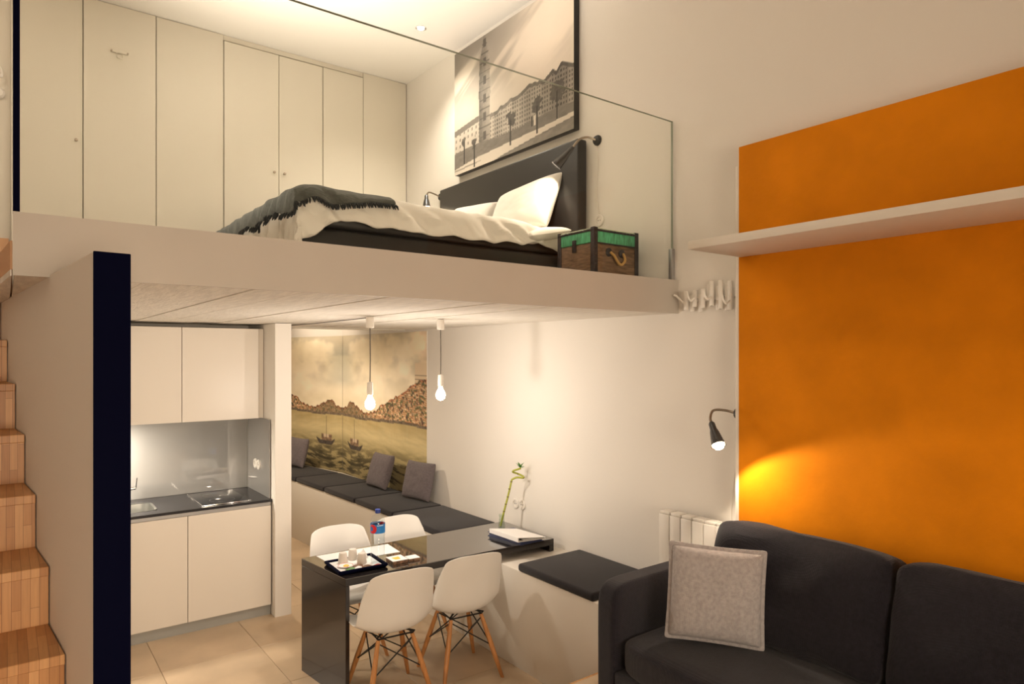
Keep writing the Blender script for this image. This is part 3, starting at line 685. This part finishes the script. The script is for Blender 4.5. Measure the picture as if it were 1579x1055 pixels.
o = MB().grid(lambda a, b: (*(BA+BD*(.002+1.7*a)+nrm*.006), MZ0+(MZ1-MZ0)*b), 180, 170).build('print_panel', M['print_'], mu2, smooth=False)
colour(o, lambda c: paint_mural(np.hypot(c[:, 0]-BA.x, c[:, 1]-BA.y), c[:, 2]))
MB().prism([(W-.004, 5.605), (W, 5.605), (W, 5.61), (W-.004, 5.61)], MZ0, MZ1).build('edge', M['wall'], mu)

# ------------------------------------------------------------------ built-in bench and its cushions
BH = .648
fp = [(2.664, 2.723), (2.664, 5.22), (2.64, 5.95), (2.612, 6.65), (2.572, 7.36), (2.45, 8.6), (2.40, BB.y-.01)]
bench = MB().prism(fp+[(BB.x-.004, BB.y-.01), (BA.x-.002, BA.y), (W-.001, 2.723)], 0.003, BH).build('bench', M['bench'], bevel=.004)
tag(bench, 'long white built-in bench along the wall under the mural', 'bench')
def lerp_front(y): return float(np.interp(y, [p[1] for p in fp], [p[0] for p in fp]))
def backx(y): return float(np.interp(y, [2.7, 5.1, 6.6, 7.2, 8.4, 9.3], [3.195, 3.16, 3.13, 3.10, 2.90, 2.75]))
def seat_cushion(y0, y1, label, group, z=BH, back=None):
    n = 18; b = MB(); t = .052
    x0a, x0b = lerp_front(y0)-.012, lerp_front(y1)-.012; x1a, x1b = back or (backx(y0), backx(y1))
    q = [(x0a, y0), (x1a, y0), (x1b, y1), (x0b, y1)]
    b.prism(q, z+.001, z+t)
    o = b.build('seat_cushion', M['cush'], bevel=.018, seg=3); return tag(o, label, 'cushion', group)
dv_ = [8.74, 8.05, 7.36, 6.65, 5.95, 5.22, 4.40]
lab = ['flat black bench cushion tucked behind the white pillar past the leftmost pillow', 'flat black bench cushion farthest from the table beside the leftmost pillow', 'flat black bench cushion second from the far end below the mural boats', 'flat black bench cushion under the middle grey pillow', 'flat black bench cushion under the grey pillow at the mural edge', 'flat black bench cushion just behind the black table']
for k in range(6): seat_cushion(dv_[k+1]+.006, dv_[k]-.006, lab[k], 'black bench cushions')
seat_cushion(2.757, 3.455, 'flat black bench cushion between the table and the sofa arm', 'black bench cushions', back=(3.20, 3.20))
CZt = BH+.054
tag(put(pillow(.40, .36, .12, None, .04, seed=2), (3.0, 6.27, CZt), FX+.05, .30).build('scatter_cushion', M['mauve'], weld=.0008, sub=1), 'mauve grey scatter cushion in the middle of the bench before the mural', 'pillow', 'mauve bench pillows')
tag(put(pillow(.40, .36, .12, None, .04, seed=3), (3.05, 5.54, CZt), FX+.18, .24).build('scatter_cushion', M['mauve'], weld=.0008, sub=1), 'mauve grey scatter cushion leaning at the right edge of the mural', 'pillow', 'mauve bench pillows')
tag(put(pillow(.40, .36, .12, None, .04, seed=6), (2.78, 8.06, CZt), FX+.2, .25).build('scatter_cushion', M['mauve'], weld=.0008, sub=1), 'mauve grey scatter cushion at the far left end of the bench', 'pillow', 'mauve bench pillows')

# ------------------------------------------------------------------ dining table
tb = thing('dining_table', 'glossy black table with one slab leg, its far end standing on the white bench', 'table', (2.33, 3.98, 0))
tq = [(1.592, 3.725), (3.135, 3.655), (3.145, 4.275), (1.528, 4.28)]
TT = .738; TH = .045
MB().prism(tq, TT-.006, TT).build('tabletop', M['glosstop'], tb, bevel=.001, seg=1)
MB().prism(tq, TT-TH, TT-.0062).build('top_slab', M['gloss'], tb, bevel=.001, seg=1)
def along(k, a, b): return (tq[a][0]+(tq[b][0]-tq[a][0])*k, tq[a][1]+(tq[b][1]-tq[a][1])*k)
MB().prism([tq[0], along(.0155, 0, 1), along(.0150, 3, 2), tq[3]], .003, TT-TH-.0005).build('end_panel', M['gloss'], tb, bevel=.0015, seg=1)
MB().prism([along(.975, 0, 1), tq[1], tq[2], along(.975, 3, 2)], BH+.001, TT-TH-.0005).build('end_panel', M['gloss'], tb, bevel=.0015, seg=1)

# ------------------------------------------------------------------ chairs
def make_chair(label):
    r = thing('dining_chair', label, 'chair', (0, 0, 0), 'white shell chairs at the black table')
    prof = [(.225, .418), (.205, .436), (.15, .440), (.07, .430), (-.02, .422), (-.10, .426), (-.16, .450), (-.197, .50), (-.215, .57), (-.228, .65), (-.245, .73), (-.258, .795), (-.264, .828)]
    hwid = [.165, .20, .222, .232, .236, .236, .236, .236, .232, .222, .207, .188, .158]
    curl = [.012, .022, .036, .050, .062, .074, .085, .090, .085, .070, .048, .030, .018]
    T = np.linspace(0, 1, len(prof)); py = [p[0] for p in prof]; pz = [p[1] for p in prof]
    def cr1(t, a):
        k = min(int(t*(len(a)-1)), len(a)-2); f = t*(len(a)-1)-k; g = lambda i: a[max(0, min(len(a)-1, i))]
        p0, p1, p2, p3 = g(k-1), g(k), g(k+1), g(k+2)
        return .5*(2*p1+(p2-p0)*f+(2*p0-5*p1+4*p2-p3)*f*f+(3*p1-p0-3*p2+p3)*f**3)
    def fn(u, v):
        t = u; s = 2*v-1
        y, z = cr1(t, py), cr1(t, pz); e = .01; t0, t1 = max(0, t-e), min(1, t+e)
        ty, tz = cr1(t1, py)-cr1(t0, py), cr1(t1, pz)-cr1(t0, pz); L = math.hypot(ty, tz); ny, nz = tz/L, -ty/L
        if nz < 0 and t < .3: ny, nz = -ny, -nz
        c = cr1(t, curl)*abs(s)**2.4
        # rounded top corners: let the sides of the last rows drop back
        x = cr1(t, hwid)*s
        if t > .9: z -= (abs(s)**4)*.022*((t-.9)/.1)
        if t < .08: z -= .012*(abs(s)**3)
        return (x, y+ny*c, z+nz*c)
    b = MB().grid(fn, 40, 24)
    sh_ = b.build('seat_shell', M['shell'], r, solid=.007, sub=1, origin=(0, 0, .42))
    tops = {}
    for sx_ in (-1, 1):
        for sy_ in (-1, 1):
            t_ = Vector((.105*sx_, .10*sy_-.01, .395)); bt = Vector((.205*sx_, .205*sy_-.015, 0)); tops[sx_, sy_] = (t_, bt)
            md = t_.lerp(bt, .45)
            MB().tube([t_, md, bt], [.012, .0165, .0105], 10).build('leg', M['beech'], r)
    rod = .0042
    for a, c in (((-1, -1), (1, -1)), ((1, -1), (1, 1)), ((1, 1), (-1, 1)), ((-1, 1), (-1, -1))):
        t0, b0 = tops[a]; t1, b1 = tops[c]
        MB().tube([t0.lerp(b0, .04), t1.lerp(b1, .48)], rod, 6).tube([t1.lerp(b1, .04), t0.lerp(b0, .48)], rod, 6).build('brace', M['black'], r)
    fr_ = MB()
    for sx_ in (-1, 1):
        for sy_ in (-1, 1):
            t_ = tops[sx_, sy_][0]
            fr_.tube([t_, (t_.x*1.12, t_.y*1.12, .412), (t_.x*.6, t_.y*.6, .418), (0, 0, .412)], .006, 6)
    for sx_ in (-1, 1): fr_.tube([(.105*sx_, -.11, .40), (.105*sx_, .09, .40)], .005, 6)
    for sy_ in (-1, 1): fr_.tube([(-.105, .10*sy_-.01, .40), (.105, .10*sy_-.01, .40)], .005, 6)
    fr_.build('seat_mount', M['black'], r)
    return r
ch = make_chair('white shell chair with wooden legs on the near side, right beside the bench')
ch.location = (2.335, 3.665, .003); ch.rotation_euler = (0, 0, math.radians(-7))
dup(ch, (1.838, 3.665, .003), math.radians(-6), 'white shell chair with wooden legs on the near side, in front of the water bottle')
dup(ch, (1.88, 4.345, .003), math.radians(176), 'white shell chair behind the table at its left end beyond the tray')
dup(ch, (2.37, 4.345, .003), math.radians(183), 'white shell chair behind the table, right of the water bottle')

# ------------------------------------------------------------------ things on the table
tag(MB().prism([(1.63, 4.06), (2.10, 4.02), (2.12, 4.24), (1.62, 4.265)], TT, TT+.0015).build('paper_sheet', M['paper']), 'large white paper sheet under the cups at the back of the table', 'paper')
ty = thing('serving_tray', 'black tray lined with white paper at the left end of the table', 'tray', (1.74, 3.96, TT))
tr = [(1.588, 3.80), (1.885, 3.785), (1.90, 4.04), (1.60, 4.055)]
MB().prism(tr, TT+.0018, TT+.008).build('base', M['navy'], ty, bevel=.002)
for a, c in ((0, 1), (1, 2), (2, 3), (3, 0)):
    MB().tube([(*tr[a], TT+.016), (*tr[c], TT+.016)], .0095, 8).build('rim', M['navy'], ty)
MB().prism([(1.603, 3.815), (1.87, 3.80), (1.885, 4.03), (1.613, 4.043)], TT+.0085, TT+.012).build('liner', M['paper'], ty)
TZ_ = TT+.0125
for k, (x, y, lb) in enumerate(((1.685, 3.985, 'white paper cup upside down on the tray nearest its left edge'), (1.765, 4.02, 'white paper cup upside down at the back of the tray'), (1.775, 3.905, 'white paper cup upside down beside the water bottle'))):
    tag(MB().lathe([(.030, 0), (.031, .003), (.024, .062), (.022, .066), (.0, .066)], (x, y, TZ_), 20).build('paper_cup', M['cup']), lb, 'cup', 'paper cups on the tray')
o = MB().prism([(0, -.045), (.05, .0), (0, .045)], 0, .0005).xf(Matrix.Identity(4))
nt_ = MB(); nt_.add([(1.80, 4.0, TZ_), (1.86, 3.99, TZ_), (1.835, 4.035, TZ_), (1.832, 4.005, TZ_+.062), (1.79, 4.03, TZ_)], [(0, 1, 3), (1, 2, 3), (2, 4, 3), (4, 0, 3), (0, 4, 2, 1)])
tag(nt_.build('folded_napkin', M['paper'], smooth=False), 'white napkin folded to a point behind the cups', 'napkin')
plate = thing('saucer', 'small white saucer with a pink rim at the front left of the tray', 'saucer', (1.665, 3.905, TZ_))
MB().lathe([(.0, 0), (.028, 0), (.048, .007), (.05, .008), (.046, .0075), (.028, .003), (.0, .003)], (1.67, 3.91, TZ_), 24, caps=False).build('dish', M['paper'], plate)
MB().lathe([(.044, .0072), (.0455, .0085), (.047, .0078)], (1.67, 3.91, TZ_), 24, caps=False).build('rim_line', M['red'], plate)
MB().lathe([(.016, .003), (.018, .007), (.010, .012), (0, .013)], (1.672, 3.905, TZ_), 12, caps=False).build('sweet', M['yellow'], plate)
sach = [(1.675, 3.845, .3, 'greenc', 'green tea sachet at the front corner of the tray'), (1.735, 3.875, -.4, 'brown', 'brown coffee sachet between the cups'), (1.72, 3.835, .9, 'paper', 'white sugar sachet at the front of the tray'), (1.775, 3.835, .1, 'brown', 'brown sachet at the front of the tray near the bottle'), (1.80, 3.865, .7, 'paper', 'white sugar sachet leaning by the bottle'), (1.795, 3.955, -.2, 'greenc', 'small green sachet behind the front cup'), (1.745, 3.945, .5, 'paper', 'white sachet in the middle of the tray'), (1.835, 3.81, .2, 'red', 'red printed sachet at the right front of the tray')]
for x, y, a, m_, lb in sach:
    b = MB().grid(lambda u, v: ((u-.5)*.062, (v-.5)*.036, .001+.010*(1-(2*u-1)**2)*(1-(2*v-1)**2)), 8, 6).grid(lambda u, v: ((u-.5)*.062, (v-.5)*.036, 0), 1, 1)
    b.xf(Matrix.Translation((x, y, TZ_)) @ Matrix.Rotation(a, 4, 'Z')); tag(b.build('sachet', M[m_]), lb, 'sachet', 'sachets on the tray')
# water bottle
BXY = (1.862, 3.862)
bo = thing('water_bottle', 'clear plastic water bottle with blue cap and blue and red label', 'bottle', (*BXY, TZ_))
pr = [(.02, .002), (.040, 0), (.0445, .008), (.0445, .03)]
for k in range(7):
    z = .035+k*.020; pr += [(.0445, z), (.0415, z+.007), (.0445, z+.014)]
pr += [(.0445, .185), (.0455, .19), (.0455, .248), (.0445, .252), (.042, .272), (.031, .292), (.017, .303), (.0135, .306), (.0135, .318)]
MB().lathe(pr, (*BXY, TZ_), 28).build('body', M['pet'], bo, ang=50)
MB().lathe([(.030, .004), (.041, .008)]+[(.0405, .02+.02*k) for k in range(9)]+[(.0405, .245), (.035, .265)], (*BXY, TZ_), 24).build('water', M['water'], bo)
lbm = MB().grid(lambda u, v: (BXY[0]+.0462*math.cos(2*PI*u), BXY[1]+.0462*math.sin(2*PI*u), TZ_+.192+.056*v), 120, 30).build('label', M['label_'], bo)
def lab_col(c):
    an = np.arctan2(c[:, 1]-BXY[1], c[:, 0]-BXY[0]); d = (an-math.radians(-158)+PI) % (2*PI)-PI; z = c[:, 2]-TZ_-.220
    d2 = (an-math.radians(22)+PI) % (2*PI)-PI
    xx = np.where(np.abs(d) < np.abs(d2), d, d2)*.0462
    base = np.tile(np.array([.02, .22, .62]), (len(c), 1)); rr = np.hypot(xx, z)
    base = np.where(((rr < .028))[:, None], np.array([.70, .02, .03]), base)
    base = np.where((np.hypot(xx+.010, z) < .014)[:, None], np.array([.03, .15, .50]), base)
    base = np.where((np.abs(z-.022) < .002)[:, None] & (xx > .03)[:, None], np.array([.8, .85, .9]), base)
    return base
colour(lbm, lab_col)
MB().lathe([(.0155, .312), (.0165, .314), (.0165, .332), (.0155, .335), (0, .335)], (*BXY, TZ_), 20).build('cap', M['cap'], bo)
# boxes and cards right of the tray
bx = thing('small_box', 'small patterned box with a white printed top right of the tray', 'box', (2.0, 3.85, TT))
MB().prism([(1.935, 3.795), (2.035, 3.79), (2.04, 3.90), (1.94, 3.905)], TT+.0005, TT+.018).build('body', M['patt'], bx)
MB().prism([(1.934, 3.794), (2.036, 3.789), (2.041, 3.901), (1.939, 3.906)], TT+.0182, TT+.022).build('top', M['paper'], bx)
MB().prism([(1.965, 3.82), (2.00, 3.82), (2.01, 3.87), (1.96, 3.87)], TT+.0222, TT+.0228).build('print', M['yellow'], bx)
cs = thing('card_stack', 'stack of small cards with a white top card right of the patterned box', 'cards', (2.09, 3.84, TT))
MB().prism([(2.05, 3.80), (2.125, 3.795), (2.13, 3.865), (2.055, 3.87)], TT+.0005, TT+.013).build('stack', M['patt'], cs)
MB().prism([(2.049, 3.799), (2.126, 3.794), (2.131, 3.866), (2.054, 3.871)], TT+.0132, TT+.0155).build('top_card', M['paper'], cs)
# folder and ring binder
bk = thing('blue_folder', 'dark blue hardcover folder under the white binder', 'book', (2.93, 3.82, TT))
q = [(2.80, 4.0), (2.835, 3.655), (3.04, 3.655), (3.02, 3.98)]
MB().prism(q, TT+.0005, TT+.004).build('cover', M['bluecover'], bk); MB().prism(q, TT+.026, TT+.030).build('cover', M['bluecover'], bk)
MB().prism([(2.806, 3.99), (2.84, 3.662), (3.03, 3.662), (3.01, 3.97)], TT+.0042, TT+.0258).build('pages', M['bluecover'], bk)
rb = thing('ring_binder', 'white ring binder lying on the dark blue folder', 'binder', (2.9, 3.8, TT+.031))
q2 = [(2.79, 3.965), (2.80, 3.64), (3.015, 3.60), (2.99, 3.90)]
MB().prism(q2, TT+.031, TT+.034).build('cover', M['paper'], rb)
b = MB().prism(q2, TT+.058, TT+.061); b.v = [(x, y, z-(.018 if x > 2.9 else 0)) for x, y, z in b.v]; b.build('cover', M['paper'], rb)
MB().prism([(2.79, 3.965), (2.80, 3.64), (2.804, 3.639), (2.794, 3.964)], TT+.034, TT+.058).build('spine', M['paper'], rb)
MB().prism([(2.84, 3.94), (2.85, 3.65), (3.0, 3.62), (2.98, 3.89)], TT+.0345, TT+.041).build('pages', M['paper'], rb)
for y in (3.66, 3.80): MB().lathe([(.006, 0), (.006, .012)], (2.83, y-.012, TT+.046), 10, (0, 1, 0)).build('ring', M['black'], rb)
# lucky bamboo in a small glass
vs = thing('glass_vase', 'small clear glass vase of water at the back corner of the table', 'vase', (3.02, 4.13, TT))
MB().lathe([(.0, .001), (.026, .001), (.028, .004), (.022, .04), (.019, .075), (.022, .10), (.0205, .10), (.0175, .075), (.02, .04), (.025, .008), (.0, .008)], (3.02, 4.13, TT), 22, caps=False).build('glass', M['vase'], vs)
bp_ = thing('lucky_bamboo', 'curly lucky bamboo stem with a tuft of leaves standing in the glass vase', 'plant', (3.02, 4.13, TT+.009))
st0 = [(3.013, 4.135, TT+.010), (3.035, 4.12, .86), (3.06, 4.105, .97), (3.082, 4.09, 1.085)]
crl = [(3.085, 4.088, 1.10), (3.11, 4.06, 1.118), (3.15, 4.03, 1.115), (3.165, 4.05, 1.122), (3.14, 4.085, 1.14), (3.105, 4.10, 1.155), (3.10, 4.08, 1.170), (3.125, 4.06, 1.180), (3.145, 4.055, 1.185)]
pts = curve(st0+crl, 8); MB().tube(pts, .0075, 8).build('stem', M['stem'], bp_)
nd = MB()
for p in (st0[1], (3.047, 4.113, .915), st0[2], (3.07, 4.098, 1.03), st0[3], crl[2], crl[4]): nd.lathe([(.0078, -.004), (.0092, 0), (.0078, .004)], p, 10)
nd.build('node', M['node'], bp_)
tip = Vector(crl[-1])
for k in range(9):
    a = k*2.4; L = random.uniform(.04, .07); d = Vector((math.cos(a)*.45, math.sin(a)*.9, random.uniform(.15, .8))).normalized()
    if d.x > 0: d.x *= .3
    sd_ = d.cross(Vector((0, 0, 1))).normalized()*.007
    b = MB(); p0 = tip+Vector((0, 0, .004*(k % 3))); m1 = p0+d*L*.45+Vector((0, 0, .006)); e = p0+d*L-Vector((0, 0, .004))
    b.add([p0, m1+sd_, m1+Vector((0, 0, -.004)), m1-sd_, e], [(0, 1, 2), (0, 2, 3), (1, 4, 2), (2, 4, 3)])
    b.build('leaf', M['leaf'], bp_, solid=.0008)

# ------------------------------------------------------------------ pendant lamps
def pendant(x, y, zb, label, power):
    r = thing('pendant_lamp', label, 'pendant lamp', (x, y, SLB), 'bare bulb pendants over the table')
    MB().lathe([(.022, -.075), (.026, -.07), (.026, -.012), (.024, -.004), (.010, 0)], (x, y, SLB-.0005), 18).build('canopy', M['plastic'], r)
    MB().tube([(x, y, SLB-.07), (x+.002, y, (SLB+zb)/2), (x, y, zb+.14)], .0035, 6).build('cord', M['cord'], r)
    MB().lathe([(.006, .145), (.018, .14), (.021, .085), (.019, .06)], (x, y, zb), 16).build('lamp_holder', M['plastic'], r)
    MB().lathe([(.013, .06), (.016, .045), (.030, .02), (.0335, 0), (.029, -.02), (.014, -.033), (.002, -.036)], (x, y, zb), 20).build('bulb', M['bulb'], r)
    light('pendant_light', 'POINT', (x, y, zb-.075), power, PEND, .035)
pendant(1.87, 3.99, 1.735, 'bare glowing bulb on a dark cord over the table, nearer the kitchen', 18)
pendant(2.39, 3.98, 1.775, 'bare glowing bulb on a dark cord over the table, nearer the white wall', 13)
tag(MB().lathe([(.004, .0), (.012, -.004), (.016, -.03), (.010, -.06), (.002, -.07)], (1.85, 5.45, SLB-.0005), 14).build('ceiling_hook', M['alu']), 'small grey ceiling hook at the left end of the pendant cable', 'hook')
tag(MB().tube(curve([(1.87, 3.985, SLB-.008), (1.84, 4.3, SLB-.012), (1.86, 4.9, SLB-.01), (1.85, 5.44, SLB-.008)], 10), .003, 6).build('ceiling_cable', M['cord']), 'thin cable strung along the loft underside from the hook to the pendant', 'cable')
box('led_strip', M['ledstrip'], .9, W-.1, 5.90, 5.915, 2.385, 2.398); tag(bpy.data.objects['led_strip'], 'glowing light strip behind the far edge of the loft underside', 'light strip')

# ------------------------------------------------------------------ sofa
so = thing('sofa', 'dark charcoal fabric sofa with loose back cushions in front of the orange wall', 'sofa', (2.72, 1.3, P))
SXF, SXB, SY1_, SY0_ = 2.30, 3.10, 2.378, .25
box('base', M['sofa'], SXF+.01, SXB-.02, SY0_+.12, SY1_-.12, P+.06, P+.28, so, .015, 2)
def soft(x0, x1, y0, y1, z0, z1, bev, bulge=.0, seed=0, wr=0, ex=10):
    b = MB(); nx, ny, nz = 14, 18, 14
    me = bmesh.new(); bmesh.ops.create_cube(me, size=1); bmesh.ops.subdivide_edges(me, edges=me.edges, cuts=13, use_grid_fill=True)
    for v in me.verts:
        c = v.co*2; x, y, z = c
        f = lambda q: math.copysign(1-(1-abs(q))**1.0, q)
        L = lambda a, p_, q_: (1-min(1, abs(p_))**4)*(1-min(1, abs(q_))**4)
        # round the corners
        e = (abs(x)**ex+abs(y)**ex+abs(z)**ex)**(1/ex); k = max(abs(x), abs(y), abs(z))/e
        n_ = noise.noise(Vector((x*1.5+seed, y*2.5, z*2)))*wr+noise.noise(Vector((x*3+seed, y*5+z*3, z*4)))*wr*.5
        px = x*k+(bulge*L(x, y, z)*(1 if x > 0 else -1) if abs(x) > .98 else 0)*2/(x1-x0); pz = z*k
        v.co = Vector(((x0+x1)/2+px*(x1-x0)/2, (y0+y1)/2+y*k*(y1-y0)/2, (z0+z1)/2+pz*(z1-z0)/2)); v.co += Vector((n_, 0, n_*.6))
        if z > .98: v.co.z += bulge*L(z, x, y)*.6
    me.verts.index_update(); b.v = [tuple(v.co) for v in me.verts]; b.f = [tuple(v.index for v in f_.verts) for f_ in me.faces]; me.free(); return b
ymid = (SY0_+SY1_)/2
soft(SXF, SXB-.15, SY0_+.13, SY1_-.13, P+.27, P+.44, .03, .012, 3).build('seat_cushion', M['sofa'], so, sub=1)
for y0, y1 in ((SY1_-.13, SY1_), (SY0_, SY0_+.13)):
    soft(SXF+.01, SXB-.02, y0, y1, P+.05, P+.685, .03, .004, y0).build('arm', M['sofa'], so, sub=1)
soft(SXB-.14, SXB, SY0_+.02, SY1_-.02, P+.06, P+.72, .03, 0, 1).build('backrest', M['sofa'], so, sub=1)
for k, (y0, y1) in enumerate(((1.25, 2.10), (.39, 1.238))):
    b = soft(-.10, .10, y0, y1, 0, .515, .05, .032, 7+k*3, .022, 18)
    b.xf(Matrix.Translation((2.86, 0, P+.43)) @ Matrix.Rotation(.26, 4, 'Y')); b.build('back_cushion', M['sofa'], so, sub=1)
for x in (SXF+.08, SXB-.1):
    for y in (SY0_+.1, SY1_-.1): MB().lathe([(.02, .0035), (.025, .062)], (x, y, P), 12).build('foot', M['black'], so)
b = pillow(.425, .425, .16, None, .03, flange=.011, seed=5)
put(b, (2.60, 1.905, P+.452), math.atan2(2.13-1.79, 2.53-2.81)+PI, .17, .05)
tag(b.build('throw_pillow', M['pil'], weld=.0006, sub=1), 'square light grey linen throw pillow on the dark sofa against its arm', 'pillow')
